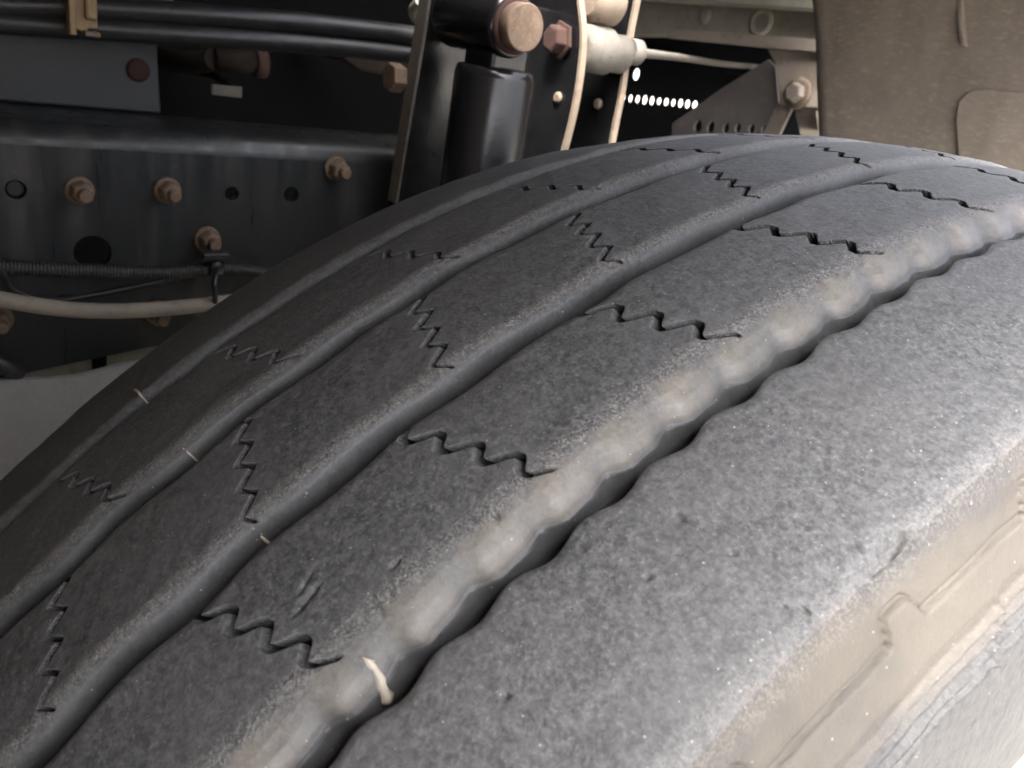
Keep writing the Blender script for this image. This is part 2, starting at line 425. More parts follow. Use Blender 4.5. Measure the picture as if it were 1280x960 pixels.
def tread_height(TH, X):
    """drop below the crown, dust and worn-edge amount"""
    S = TH*R
    wallm = np.zeros_like(X); cutm = np.zeros_like(X); sdrop = np.zeros_like(X)
    drop = np.zeros_like(X); dust = np.zeros_like(X); edge = np.zeros_like(X)
    for gi, G in enumerate(GROOVES):
        bE, w, Xs = groove_edge(gi, TH)
        Xw = X - Xs
        u = np.clip((Xw-G['a'])/(bE-G['a']), -1, 1.5)
        if gi == 3:
            vv = u - WAVE*w*smooth(.02, .50, u)
            f = np.interp(vv, [0, .1, .25, .4, .50, .55, .585, .64, .70, .76, .82], [0, .012, .07, .18, .30, .38, .385, .58, .82, .97, 1])
            f = f + .012*np.sin(vv*150 + 3*vnoise(S*150, X*200, 18))*smooth(.58, .64, vv)*(1-smooth(.72, .8, vv))
        else:
            f = np.interp(u, [0, .08, .16, .24, .31, .38, .45, .52, .58], [0, .004, .016, .045, .10, .25, .60, .92, 1])
        wall = np.clip((bE-X)/.0016, 0, 1)          # steep left wall of the next rib
        f = np.where(X < G['a'], 0, f)*wall
        f = np.where(X > bE, 0, f)
        # little rounding of the next rib's edge
        rnd = .0009*np.clip(1-(X-bE)/.003, 0, 1)**2*(X >= bE)
        drop += G['d']*f + rnd
        sl = smooth(-.16, .08, u)*(1-smooth(.16, .32, u))*(u < 1.0)
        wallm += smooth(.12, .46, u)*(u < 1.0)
        if gi == 3:
            dust += (.25+.06*w+.12*vnoise(S*38, X*30, 17))*smooth(-.05, .25, u)*(1-smooth(.52, .57, vv))*(u < .95)
            sl = smooth(-.25, .02, u)*(1-smooth(.06, .22, u))
            edge += .9*sl
        else:
            edge += sl*(.75 if gi else .3)
            dust += .18*sl
    for si, P in enumerate(SIPES):
        k = np.round((TH - P['th'] - P['dt']*.5)/PITCH_TH)
        jit = (vnoise(k*5.31+.5, k*0+si*3.1, 5)-.5)
        tx = (X-P['x0'])/(P['x1']-P['x0'])
        base = P['th'] + k*PITCH_TH + P['dt']*tx
        s = (TH-base)*R
        cyc = (tx*P['n'] + jit*.25)
        sn = np.sin(2*math.pi*cyc); tr = 2/math.pi*np.arcsin(np.clip(sn, -1, 1))
        wv = (1-P['tri'])*sn + P['tri']*tr*1.15
        off = P['amp']*(1+.35*jit)*wv*np.where(P['dt'] > 0, -1, 1)
        der = np.gradient(off, axis=1)/np.gradient(X, axis=1) + P['dt']*R/(P['x1']-P['x0'])
        dist = np.abs(s-off)/np.sqrt(1+der**2)
        inside = smooth(-.04, .05, tx)*(1-smooth(.93, 1.06, tx))
        wid = P['w']*(1-.45*smooth(.75, 1.05, tx))*(1.12-.30*smooth(-.35, .35, der))
        c = np.clip((wid+.00013-dist)/.00026, 0, 1)
        drop += P['d']*c*inside; sdrop += P['d']*c*inside
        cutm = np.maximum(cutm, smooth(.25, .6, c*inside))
        # the far lip of each cut stands a little proud, the rubber is drawn down towards it
        lip = np.exp(-((np.abs(s-off)-.0022)/.0022)**2)*inside
        edge += .22*np.exp(-(dist/.0022)**2)*inside
    for (xa, ta), (xb, tb), w, d in CUTS:
        ax, ay, bx, by = xa, ta*R, xb, tb*R
        L = math.hypot(bx-ax, by-ay)+1e-9; ex, ey = (bx-ax)/L, (by-ay)/L
        px, py = X-ax, S-ay
        al = np.clip(px*ex+py*ey, 0, L)
        dd = np.hypot(px-al*ex, py-al*ey)
        tp = np.sqrt(np.sin(np.pi*np.clip(al/L*.9+.05, 0, 1)))
        ww = w*(.45+.55*tp)*(.8+.5*vnoise(S*900, X*900, 19))
        drop += 1.5*d*np.exp(-(dd/(ww*1.25))**2)*tp
    drop += .0010*(vnoise(S*45, X*45, 11)-.5) + (1-.8*wallm)*(.0003*(vnoise(S*170, X*170, 12)-.5) + .00010*(vnoise(S*520, X*520, 13)-.5))
    drop -= .0007*edge*np.clip(vnoise(S*620, X*620, 14)-.55, 0, 1)
    # shoulders
    eo = np.clip((X-.1055)/.0045, 0, 1); drop += .0012*eo**2
    drop += .0006*eo*(vnoise(S*320, X*320, 15)-.5)
    edge += .35*smooth(.102, .108, X); dust += .22*smooth(.106, .110, X)
    dust += .10*smooth(.063, .070, X)*(1-smooth(.100, .106, X))
    ei = np.clip((X_IN+.012-X)/.012, 0, 1); drop += .004*ei**2
    dust += .25*smooth(-.125, -.155, X) if False else .22*np.clip((-.118-X)/.035, 0, 1)
    return drop, np.clip(dust, 0, 1), np.clip(edge, 0, 1), np.clip(wallm, 0, 1), cutm, sdrop

tyre = empty('truck_tyre', (0, 0, 0), 'worn black truck tyre with ribbed tread and wavy sipes filling the foreground', 'tyre')
def th_fine(k): return np.concatenate([np.arange(-1.30, -.92, .0016*k), np.arange(-.92, -.30, .00054*k), np.arange(-.30, .14, .0011*k), np.arange(.14, .60, .003*k)])
th_c = np.linspace(.60, 2*math.pi-1.30, 230)
cuts_x = [X_IN, -.0962, -.0430, .0059, .0578, X_OUT]
rib_x = [np.linspace(a, b, int((b-a)/st)) for a, b, st in zip(cuts_x, cuts_x[1:], (.0008, .00034, .00034, .00034, .00055))]
for xs, fk in zip(rib_x, (2.5, 1.0, 1.0, 1.0, 1.7)):
    th = np.concatenate([th_fine(fk), th_c]); th = np.append(th, th[0]+2*math.pi)
    T, X = np.meshgrid(th, xs, indexing='ij')
    Tw = np.where(T > math.pi, T-2*math.pi, T)
    X = follow_edges(Tw, X)
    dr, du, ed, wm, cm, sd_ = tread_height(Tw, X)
    rr = crown(X)-dr
    T = T + (.30+.35*smooth(-.70, -.45, Tw))*sd_/R            # the slits lean forward as they go down
    V = np.stack([X, rr*np.sin(T), R+rr*np.cos(T)], -1)
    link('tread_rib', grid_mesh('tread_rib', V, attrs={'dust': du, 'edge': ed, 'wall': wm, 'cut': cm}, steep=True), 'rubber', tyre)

# sidewalls: profile from the tread edge to the bead
r_e = crown(.110)-.0012
PO = np.array([(.110, r_e), (.1122, r_e-.0032), (.1148, .4738), (.1176, .4675), (.1207, .460), (.1235, .448), (.126, .434), (.1285, .414), (.1295, .392), (.1288, .368), (.1260, .345), (.1200, .318), (.1130, .298), (.1080, .290)])
def resample(P, n):
    L = np.concatenate([[0], np.cumsum(np.hypot(*np.diff(P, axis=0).T))])
    t = np.linspace(0, L[-1], n)
    # smooth interpolation (Catmull-Rom through the points)
    def cr(v):
        m = np.gradient(v, L); i = np.clip(np.searchsorted(L, t, 'right')-1, 0, len(L)-2)
        h = L[i+1]-L[i]; s = (t-L[i])/h
        return (2*s**3-3*s**2+1)*v[i]+(s**3-2*s**2+s)*h*m[i]+(-2*s**3+3*s**2)*v[i+1]+(s**3-s**2)*h*m[i+1]
    return np.stack([cr(P[:, 0]), cr(P[:, 1])], -1), t
pr, sl = resample(PO, 420)
keep = np.concatenate([np.arange(0, 130), np.arange(130, 420, 4)])
dense = np.concatenate([pr[keep]]); s_arr = sl[keep]
tan = np.gradient(dense, axis=0); nrm = np.stack([-tan[:, 1], tan[:, 0]], -1); nrm /= np.linalg.norm(nrm, axis=1)[:, None]
if nrm[len(nrm)//3, 0] < 0: nrm = -nrm
th_s = np.concatenate([np.arange(-1.0, -.15, .0013), np.linspace(-.15, 2*math.pi-1.0, 330)])
T, Sg = np.meshgrid(th_s, s_arr, indexing='ij')
Tw = np.where(T > math.pi, T-2*math.pi, T); A = Tw*R
hp = (np.mod(Tw+.487, .1055)-.0)                # moulded notch that interrupts the raised band
path = .0145 - .0068*smooth(.000, .004, hp)*(1-smooth(.018, .027, hp))
wb = .0006*(vnoise(A*150, Sg*60, 21)-.5)
h = .0013*smooth(-.0005, .0005, Sg-path+wb)
h += -.0016*np.exp(-((Sg-path+wb)/.0006)**2)
h -= .0012*smooth(.0244, .0254, Sg+wb)          # step down after the band
for k, s0 in enumerate((.0300, .0345, .0390, .0435)):
    amp = .0020*(.85+.30*vnoise(A*160, Sg*0+k*5.0, 30+k))
    h += amp*np.exp(-((Sg-s0+0.0003*(vnoise(A*90, Sg*0+k, 40+k)-.5))/.0007)**2)
rl = np.exp(-((Tw+.418+(Sg-.035)*.6)*R/.0006)**2)*smooth(.024, .028, Sg)*(1-smooth(.046, .049, Sg))
h += .0012*rl
h += .0007*(vnoise(A*60, Sg*60, 22)-.5) + .0003*(vnoise(A*420, Sg*420, 23)-.5)*(.5+.5*smooth(.0, .03, Sg)) + .0003*(vnoise(A*130, Sg*190, 24)-.5)
h *= smooth(.0, .006, Sg)
dust_s = .45 + .50*smooth(0, .010, Sg)*(1-smooth(.024, .036, Sg)) - .36*smooth(.028, .044, Sg)
dust_s += .45*(vnoise(A*35, Sg*120, 25)-.5) + .3*(vnoise(A*140, Sg*300, 26)-.5)
edge_s = .5*(1-smooth(0, .008, Sg)) + .10*smooth(.026, .029, Sg)*(1-smooth(.043, .047, Sg))
de = tread_height(Tw[:, :1]+np.zeros((1, 3)), np.broadcast_to(np.array([X_OUT-2e-4, X_OUT-1e-4, X_OUT]), (len(th_s), 3)))[0][:, 2:3]
PX = dense[:, 0][None]+nrm[:, 0][None]*h; PR = dense[:, 1][None]+nrm[:, 1][None]*h - (de-.0012)*(1-smooth(0, .008, Sg))
V = np.stack([PX, PR*np.sin(T), R+PR*np.cos(T)], -1)
link('sidewall', grid_mesh('sidewall', V, attrs={'dust': np.clip(dust_s, 0, 1), 'edge': edge_s}), 'rubber_side', tyre)
r_i = crown(X_IN)-.004
PI_ = np.array([(X_IN, r_i), (-.163, r_i-.008), (-.167, .448), (-.170, .42), (-.169, .38), (-.160, .34), (-.148, .305), (-.140, .290)])
pi_, si_ = resample(PI_, 90)
th_i = np.linspace(-1.3, 2*math.pi-1.3, 420)
T, Sg = np.meshgrid(th_i, si_, indexing='ij')
V = np.stack([np.broadcast_to(pi_[:, 0], T.shape), pi_[:, 1]*np.sin(T), R+pi_[:, 1]*np.cos(T)], -1)
link('sidewall', grid_mesh('sidewall', V, attrs={'dust': T*0+.2, 'edge': T*0}), 'rubber_side', tyre)
# wheel inside the bead
rm = MB()
rm.lathe((0, 0, R), (1, 0, 0), [(-.141, .292), (-.146, .302), (-.138, .300), (-.13, .283), (-.06, .262), (.05, .262), (.096, .283), (.108, .303), (.115, .303), (.116, .294), (.104, .279), (.078, .262), (.074, .235), (.092, .21), (.098, .14), (.094, .11), (.12, .10), (.128, .07), (.128, .01)], 96, True, True)
rim = rm.build('wheel_rim', 'rim', tyre)
for k in range(10):
    a = 2*math.pi*k/10
    nb = MB(); nb.lathe((.096, .168*math.sin(a), R+.168*math.cos(a)), (1, 0, 0), [(0, .019), (.022, .017), (.026, .012)], 6, False)
    nb.build('lug_nut', 'bright_metal', rim)

# pale mould flash standing across the grooves
def flash(u, v, u2, v2, hgt, wdt, wob):
    xa, ta = tread_hit(u, v); xb, tb = tread_hit(u2, v2)
    m = MB(); n = 9; vs = []
    for i in range(n):
        t = i/(n-1); x = xa+(xb-xa)*t; th = ta+(tb-ta)*t + wob*math.sin(t*5)
        dr = tread_height(np.array([[th, th], [th, th]]), np.array([[x, x+1e-4], [x, x+1e-4]]))[0][0, 0]
        rr = crown(x)-min(dr, .008)
        wd = wdt*(.15, .35, .9, .55, .8, 1.25, .95, 1.2, .25)[i] if wdt > .002 else wdt
        hh = hgt*math.sin(math.pi*min(max(t*.9+.08, 0), 1))*(1, .7, 1.2, .6, 1.1, .8, 1.3, .7, .5)[i]
        for dth, up in ((-wd/2, -.001), (-wd/2*.8, hh*.55), (wd/2*.5, hh), (wd/2, -.001)):
            r2 = rr+up; t2 = th+dth/R
            vs.append((x, r2*math.sin(t2), R+r2*math.cos(t2)))
    fs = []
    for i in range(n-1):
        for k in range(4):
            fs.append((i*4+k, i*4+(k+1) % 4, i*4+4+(k+1) % 4, i*4+4+k))
    fs += [(0, 1, 2, 3), ((n-1)*4+3, (n-1)*4+2, (n-1)*4+1, (n-1)*4)]
    m.poly(vs, fs, True); return m.build('mould_flash', 'flash', tyre)
flash(445, 816, 468, 854, .0010, .0028, .002)
flash(226, 558, 238, 576, .0012, .0009, .001)
flash(310, 655, 326, 684, .0012, .0009, .001)
flash(169, 488, 182, 502, .0014, .0010, .001)

# ================================================================ fender liner, with unseen roof and skirt shaped to steer the light
lp = resample(np.array([(.665, .10), (.650, .60), (.632, .90), (.622, 1.02), (.612, 1.12), (.585, 1.185), (.50, 1.205), (.42, 1.210), (.34, 1.212)]), 120)[0]      # (y, z) of front wall, plus an added overhang that shades it
rp = resample(np.array([(-.04, 1.150), (-.12, 1.150), (-.25, 1.148), (-.46, 1.130), (-.58, 1.07), (-.64, .93), (-.665, .70), (-.67, .30)]), 80)[0]   # unseen roof and rear wall, placed to shade the tread
def lip_at(y): return float(np.interp(y, [-.52, -.37, -.33, -.20, -.04], [.27, .255, .180, .170, .166]))  # lip line shaped so its shadow ends at the tread edge
fender = empty('fender_liner', (-.2, .64, .10), 'brown grey mud dusted fender liner curving up behind the tyre', 'fender liner')
def skin(path, x0f, x1, name, mat):
    nx = 60; V = np.zeros((len(path), nx, 3))
    for i, (y, z) in enumerate(path):
        x0 = x0f(z); xs = np.linspace(x0, x1(y), nx)
        V[i, :, 0] = xs; V[i, :, 2] = z
        V[i, :, 1] = y + (.035*np.clip(1-(xs-x0)/.035, 0, 1)**2*np.clip((y-.5)/.1, 0, 1) if y > .5 else 0)
    o = link(name, grid_mesh(name, V), mat, fender)
    sm = o.modifiers.new('thick', 'SOLIDIFY'); sm.thickness = .005; sm.offset = 1.0
    return o
skin(lp, lambda z: -.499-.07*max(0, min(1, (z-.95)/.2)), lambda y: -.08, 'liner_skin', 'liner')  # outer side cut short to let front light onto the tread
skin(rp, lambda z: -.56, lambda y: lip_at(y)-.006, 'shade_roof', 'liner')  # unseen roof, shaped to keep sky light off the tread
# raised moulded panels with rounded corners on the front face of the liner
def liner_panel(corners, name='moulded_panel'):
    m = MB(); Yp = .6165
    q = [at(u, v, Y=Yp) for u, v in corners]
    def ysurf(z): return np.interp(z, lp[:92, 1], lp[:92, 0])
    top = []; bot = []
    cx = np.mean([p[0] for p in q]); cz = np.mean([p[2] for p in q])
    for p in q:
        top.append((p[0], ysurf(p[2])-.006, p[2]))
        bot.append((p[0]+(p[0]-cx)*.02, ysurf(p[2])+.002, p[2]+(p[2]-cz)*.02))
    n = len(q)
    m.poly(top+bot, [tuple(range(n))] + [(i, n+i, n+(i+1) % n, (i+1) % n) for i in range(n)])
    return m.build(name, 'liner', fender, .0015, 2)
liner_panel([(1196, 196), (1194, 150), (1199, 126), (1212, 114), (1232, 111), (1300, 119), (1420, 128), (1420, 260), (1185, 260)])
liner_panel([(1204, -60), (1201, 30), (1203, 58), (1209, 58), (1208, 30), (1211, -60)], 'moulded_bead')
# unseen outer fender skirt, added and shaped to limit light on the tread
sk_y = np.linspace(-.04, -.665, 40)
top_z = np.interp(-sk_y, -rp[:60, 0], rp[:60, 1])
m = MB(); vs = []
for y, zt_ in zip(sk_y, top_z):
    zlow = 1.12 if y > -.40 else 1.12-.80*min(1, ((-.40-y)/.27))**1.5
    LIP = lip_at(y)
    vs += [(LIP, y, zt_+.02), (LIP, y, min(zlow, zt_)), (LIP-.004, y, zt_+.02), (LIP-.004, y, min(zlow, zt_))]
fs = []
for i in range(len(sk_y)-1):
    a_, b_ = 4*i, 4*i+4
    fs += [(a_, b_, b_+1, a_+1), (a_+2, a_+3, b_+3, b_+2), (a_+1, b_+1, b_+3, a_+3), (a_, a_+2, b_+2, b_)]
m.poly(vs, fs); m.build('shade_skirt', 'truck_paint', fender)
hood = MB(); hood.box((-2.0, -.735, 1.33), (-.45, 1.05, 1.36)); hood.box((-2.03, -.735, .25), (-2.0, 1.05, 1.36)); hood.box((-2.0, 1.05, 1.04), (-.30, 1.08, 1.36))  # unseen top and walls, added to darken the engine bay
tag(hood.build('hood', 'truck_paint', None, .01), 'unseen truck hood added to keep light out of the engine bay', 'hood')

cb = MB(); cb.box((-2.0, -2.6, .38), (.34, -.74, 2.6))  # unseen cab box, added to block sky light from the rear
tag(cb.build('unseen_cab', 'truck_paint', None, .05, 4), 'unseen truck cab added to block light from behind the wheel arch', 'cab')
bp = MB(); bp.box((-2.0, 1.05, .28), (.22, 1.12, .74))  # unseen bumper, added with the hood as a light closure
tag(bp.build('unseen_bumper', 'truck_paint', None, .02, 3), 'unseen front bumper added to close the truck body against light', 'bumper')

# ================================================================ frame rail
RX = -.5
rail = empty('frame_rail', (RX, -.2, .72), 'long dark blue grey steel frame rail with rusty bolts behind the tyre', 'frame rail')
hs = []
for (u, v, r) in ((290, 242, 8), (364, 243, 9), (116, 316, 19), (20, 237, 10)):
    p = at(u, v, X=RX); d = np.linalg.norm(p-CAM); hs.append(circle(p[1], p[2], r*d/FPX*1.02, 28))
zt = .895
web = MB()
zb = lambda y: .726 + (y+.25)*.08
web.prism('X', RX, .008, [(-1.5, .70), (-.45, .712), (-.30, .7215), (-.20, .7365), (.05, .745), (.75, .745), (.75, zt), (-1.5, zt)], hs)
web.build('web', 'rail', rail, 0)
fl = MB(); rb = .016; sec = []
for k in range(9):
    a = math.pi/2*k/8; sec.append((RX-rb+rb*math.cos(a), zt+rb*math.sin(a)))
sec += [(RX-.085, zt+rb), (RX-.085, zt+rb-.008)] + [(RX-rb+(rb-.008)*math.cos(a), zt+(rb-.008)*math.sin(a)) for a in [math.pi/2*(8-k)/8 for k in range(9)]]
n = len(sec); y0, y1 = -1.5, .75
fl.poly([(x, y0, z) for x, z in sec]+[(x, y1, z) for x, z in sec], [(i, (i+1) % n, n+(i+1) % n, n+i) for i in range(n)]+[tuple(range(n)), tuple(range(2*n-1, n-1, -1))])
f_o = fl.build('upper_flange', 'rail', rail)
for f in f_o.data.polygons: f.use_smooth = True
m_ = f_o.modifiers.new('split', 'EDGE_SPLIT'); m_.split_angle = math.radians(50)
# blanking plug in the left hole
p = at(20, 237, X=RX); pl = MB(); pl.lathe((RX-.006, p[1], p[2]), (1, 0, 0), [(-.004, .0065), (.002, .0062), (.003, .005)], 20); pl.build('hole_plug', 'hose_black', rail)
def bolt(u, v, size=.0125, mat='rust', X=RX, stud=.008, dv=(0, 0), parent=None):
    p = at(u, v, X=X+.012)
    o = (X+.0005, p[1], p[2]); ph = rng.uniform(0, 1)
    h = MB(); h.lathe(o, (1, 0, 0), [(0, size*1.22), (.0025, size*1.22), (.0035, size*1.12)], 28)
    w = h.build('washer', mat, parent)
    h = MB(); h.lathe((o[0]+.0036, o[1], o[2]), (1, 0, 0), [(0, size*.97), (.010, size*.97), (.0125, size*.80)], 6, False, phase=ph)
    h.build('nut', mat, parent, .0008)
    h = MB()
    pr_ = [(0, size*.55)]
    for k in range(7): pr_ += [(.012+stud*k/7, size*.56), (.012+stud*(k+.5)/7, size*.50)]
    pr_ += [(.012+stud, size*.46)]
    h.lathe((o[0]+.003, o[1], o[2]), (1, 0, .0), pr_, 18); h.build('stud', mat, parent)
bolt(103, 242, .0084, parent=rail); bolt(214, 242, .0084, parent=rail); bolt(426, 214, .0086, parent=rail)
bolt(0, 404, .0084, parent=rail); bolt(200, 396, .0084, parent=rail); bolt(264, 303, .0085, parent=rail)

# upright plate on the rail, left
ua = at(197, 60, X=-.58)[1]
pm = empty('mounting_plate', (-.582, -.4, .911), 'flat blue grey mounting plate standing on the rail at upper left', 'plate')
m = MB(); m.prism('X', -.582, .008, [(-1.2, .9125), (ua+.003, .9125), (ua-.002, 1.01), (-1.2, 1.01)]); m.build('plate', 'rail_grey', pm, .0015)
p = at(173, 88, X=-.58); m = MB(); m.lathe((-.5815, p[1], p[2]), (1, 0, 0), [(0, .0092), (.0022, .0088), (.0032, .006)], 26); m.build('rivet', 'rust_dark', pm)

# two black pipes along the top
def pipe(pts, r, X, mat, name, label, cat, group=None, **kw):
    m = MB(); m.tube([at(u, v, X=x) for (u, v), x in zip(pts, X)], r, **kw)
    return tag(m.build(name, mat), label, cat, group)
pipe([(-120, -8), (0, 5), (125, 10), (365, 27), (510, 44), (620, 60)], .0085, [-.545]*6, 'hose_black', 'brake_pipe', 'upper of the two black pipes running along the top left', 'pipe', 'black pipes above the rail')
pipe([(-120, 12), (0, 27), (125, 36), (365, 53), (510, 68), (620, 82)], .0085, [-.545]*6, 'hose_black', 'brake_pipe', 'lower of the two black pipes running along the top left', 'pipe', 'black pipes above the rail')
# brass coloured clamp hanging over the pipes
cl = empty('pipe_clamp', at(103, 45, X=-.53), 'worn brass brown clamp hooked over the black pipes at top left', 'clamp')
a = at(86, 44, X=-.53); b = at(122, 44, X=-.53)
m = MB(); m.prism('X', -.528, .006, [(a[1], a[2]+.006), (a[1]-.001, a[2]+.09), (b[1], b[2]+.09), (b[1], b[2]+.004), ((a[1]+b[1])/2+.004, a[2]+.006), ((a[1]+b[1])/2, a[2]+.003)]); m.build('strap', 'bronze', cl, .002)
m = MB(); m.box((-.530, a[1]-.0015, a[2]+.001), (-.518, a[1]+.003, a[2]+.09)); m.build('side_flange', 'bronze', cl, .001)
m = MB(); m.box((-.534, a[1]+.010, a[2]+.012), (-.523, a[1]+.018, a[2]+.09)); m.build('centre_rib', 'bronze', cl, .002)
m = MB(); m.box((-.53, b[1]-.010, b[2]-.001), (-.520, b[1], b[2]+.0025)); m.build('hook_tip', 'dust_lit_edge', cl, .001)

# ================================================================ engine bay things in the dark opening
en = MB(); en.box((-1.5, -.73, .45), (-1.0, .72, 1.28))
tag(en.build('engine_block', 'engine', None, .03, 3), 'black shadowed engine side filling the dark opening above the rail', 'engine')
m = MB(); m.tube([at(268, 74, X=-.80), at(325, 78, X=-.80)], .0125, smooth_path=False)
st_ = empty('coolant_stub', at(268, 74, X=-.80), 'short dim brown pipe stub inside the dark engine opening', 'pipe stub')
m.build('pipe', 'dull_brown', st_)
m = MB(); p = at(318, 78, X=-.80); q = at(330, 79, X=-.80); m.lathe(p, Vector(q-p), [(0, .016), (.012, .016)], 22); m.build('collar', 'rust_dark', st_)
m = MB(); p = at(268, 74, X=-.80); m.tube([p, p+np.array([-.05, -.01, -.01]), p+np.array([-.22, -.01, -.02])], .012); m.build('elbow', 'dull_brown', st_)
m = MB(); p = at(265, 112, X=-.72); q = at(303, 115, X=-.72)
m.prism('X', -.72, .004, [(p[1], p[2]-.005), (q[1], q[2]-.006), (q[1], q[2]+.005), (p[1], p[2]+.005)])
zc = empty('zinc_clip', p, 'small bright metal clip in the middle of the dark opening', 'clip')
m.build('clip_plate', 'bushing', zc, .001)
m = MB(); m.tube([(-.725, q[1]-.006, q[2]), (-.85, q[1]+.01, q[2]+.002), (-1.01, q[1]+.01, q[2]-.01)], .004, 10); m.build('stalk', 'engine', zc)
m = MB(); p = at(425, 70, X=-.78); q = at(520, 88, X=-.78)
m.prism('X', -.78, .03, [(p[1], p[2]), (p[1]+.03, p[2]-.014), (q[1], q[2]-.012), (q[1], q[2]+.018), (p[1]+.01, p[2]+.012)]); m.box((-.99, p[1]+.02, p[2]-.008), (-.80, p[1]+.05, p[2]+.01))
tag(m.build('engine_bracket', 'dull_brown', None, .004), 'dim brown engine bracket at right end of the dark opening', 'bracket')
m = MB(); p = at(215, 4, X=-.66); q = at(110, -4, X=-.66)
m.box((-.9, q[1], p[2]-.004), (-.655, p[1], p[2]+.05))
tag(m.build('pale_bracket', 'cream_metal', None, .002), 'pale metal sliver at the top edge above the black pipes', 'bracket')
m = MB(); m.tube([at(524, 2, X=-.50), at(516, 12, X=-.51), at(521, 24, X=-.52), at(533, 22, X=-.52), at(536, 8, X=-.51), at(530, -20, X=-.50)], .004)
tag(m.build('wire_loop', 'bright_metal'), 'shiny bent wire loop at the top left of the damper', 'wire')

# ================================================================ cables and hose on the rail
loom = MB(); pts = [(-90, 322), (0, 333), (100, 338), (210, 341), (275, 336), (330, 342), (420, 360)]
loom.tube([at(u, v, X=-.475) for u, v in pts], .0047, 12, True, .0009, 130)
tag(loom.build('cable_loom', 'loom'), 'black corrugated cable loom running across the frame rail', 'cable')
pipe([(-90, 352), (0, 374), (90, 387), (170, 388), (262, 380), (400, 360)], .0058, [-.462]*6, 'hose_tan', 'air_hose', 'dusty tan hose sagging below the corrugated cable loom', 'hose', seg=16)
pipe([(-60, 300), (0, 338), (16, 362), (60, 376), (120, 368), (180, 356), (240, 343)], .0024, [-.472, -.472, -.474, -.478, -.478, -.477, -.474], 'hose_black', 'thin_wire', 'thin black wire crossing between loom and tan hose', 'wire', seg=8)
tie = empty('cable_tie', at(270, 340, X=-.47), 'black cable tie and clip gripping the loom on the rail', 'cable tie')
p = at(272, 335, X=-.467)
m = MB(); m.lathe((p[0]-.008, p[1]-.005, p[2]), (0, 1, 0), [(0, .0085), (.010, .0085)], 20); m.build('band', 'hose_black', tie)
m = MB(); q = at(271, 322, X=-.465); m.box((q[0]-.02, q[1]-.010, q[2]-.003), (q[0], q[1]+.010, q[2]+.003)); m.build('clip_head', 'hose_black', tie, .001)
m = MB(); q = at(268, 368, X=-.463); m.tube([at(270, 345, X=-.46), at(268, 356, X=-.455), at(269, 372, X=-.456), at(268, 390, X=-.464)], .0022, 8); m.build('tail', 'hose_black', tie)

# ================================================================ things under the rail at left
gc = empty('grey_cover', at(0, 700, X=-.40), 'pale grey dusty cover below the rail at the left edge', 'cover')
outl = [(-60, 468), (0, 470), (60, 469), (95, 466), (118, 460), (150, 452), (185, 446), (240, 470), (260, 760), (-60, 860)]
m = MB()
vsu = [at(u, v, X=-.47 + .12*max(0, (v-450))/400) for u, v in outl]
vsd = [q + np.array([-.03, 0, -.02]) for q in vsu]
nq = len(vsu)
m.poly([tuple(q) for q in vsu]+[tuple(q) for q in vsd], [tuple(range(nq))]+[(i, nq+i, nq+(i+1) % nq, (i+1) % nq) for i in range(nq)]+[tuple(reversed(range(nq, 2*nq)))])
m.build('cover_shell', 'grey_cover', gc, .006, 3)
ca = empty('spring_casting', at(100, 460, X=-.56), 'cream dusty casting with a round boss under the frame rail', 'casting')
m = MB(); m.prism('X', -.53, .05, [tuple(at(u, v, X=-.53)[1:]) for u, v in [(-80, 462), (36, 452), (48, 440), (150, 428), (260, 415), (260, 480), (-80, 500)]]); m.build('flange', 'cream_metal', ca, .004)
m = MB(); p = at(112, 446, X=-.515); m.lathe((p[0]-.02, p[1], p[2]-.022), (0, 0, 1), [(0, .009), (.03, .009), (.034, .006)], 22); m.build('boss', 'cream_metal', ca)
m = MB(); p = at(122, 448, X=-.520); m.box((p[0]-.02, p[1]-.003, p[2]-.018), (p[0]+.004, p[1]+.006, p[2]+.012)); m.build('slot_shade', 'engine', ca)  # black block standing in for the shade inside a gap
m = MB(); m.tube([at(-40, 440, X=-.46), at(0, 456, X=-.46), at(14, 462, X=-.465), at(22, 466, X=-.47)], .006); 
tag(m.build('dark_elbow', 'hose_black'), 'black pipe end poking in at left edge below the rail', 'pipe')

# ================================================================ damper and its hanger
hp_ = empty('hanger_plate', at(500, 250, X=-.45), 'tall black hanger plate with its lit edge coloured pale left of damper', 'hanger plate')
l0, l1 = at(541, -20, X=-.445), at(497, 255, X=-.445)
l2 = at(470, 400, X=-.445)
m = MB(); m.prism('X', -.445, .016, [(l0[1], l0[2]), (l1[1], l1[2]), (l1[1]-.004, l1[2]-.12), (l1[1]+.16, l1[2]-.12), (l1[1]+.16, l0[2]), ]); m.build('plate', 'gloss_black', hp_, .0015)
m = MB(); 
off = .0012
m.poly([(-.4455, l0[1]-off, l0[2]), (-.4455, l1[1]-off, l1[2]), (-.4605, l1[1]-off, l1[2]), (-.4605, l0[1]-off, l0[2]), (-.4455, l0[1]+.001, l0[2]), (-.4455, l1[1]+.001, l1[2]), (-.4605, l1[1]+.001, l1[2]), (-.4605, l0[1]+.001, l0[2])],
       [(0, 1, 2, 3), (0, 4, 5, 1), (1, 5, 6, 2), (2, 6, 7, 3), (3, 7, 4, 0), (4, 7, 6, 5)]); m.build('lit_edge', 'lit_hanger_edge', hp_)  # paler strip stands in for light on the plate's edge
m = MB(); p = at(508, 100, X=-.458); m.lathe((-.47, p[1]-.01, p[2]), (0, 1, 0), [(0, .012), (.012, .012)], 6, False); m.build('rear_nut', 'rust', hp_, .001)

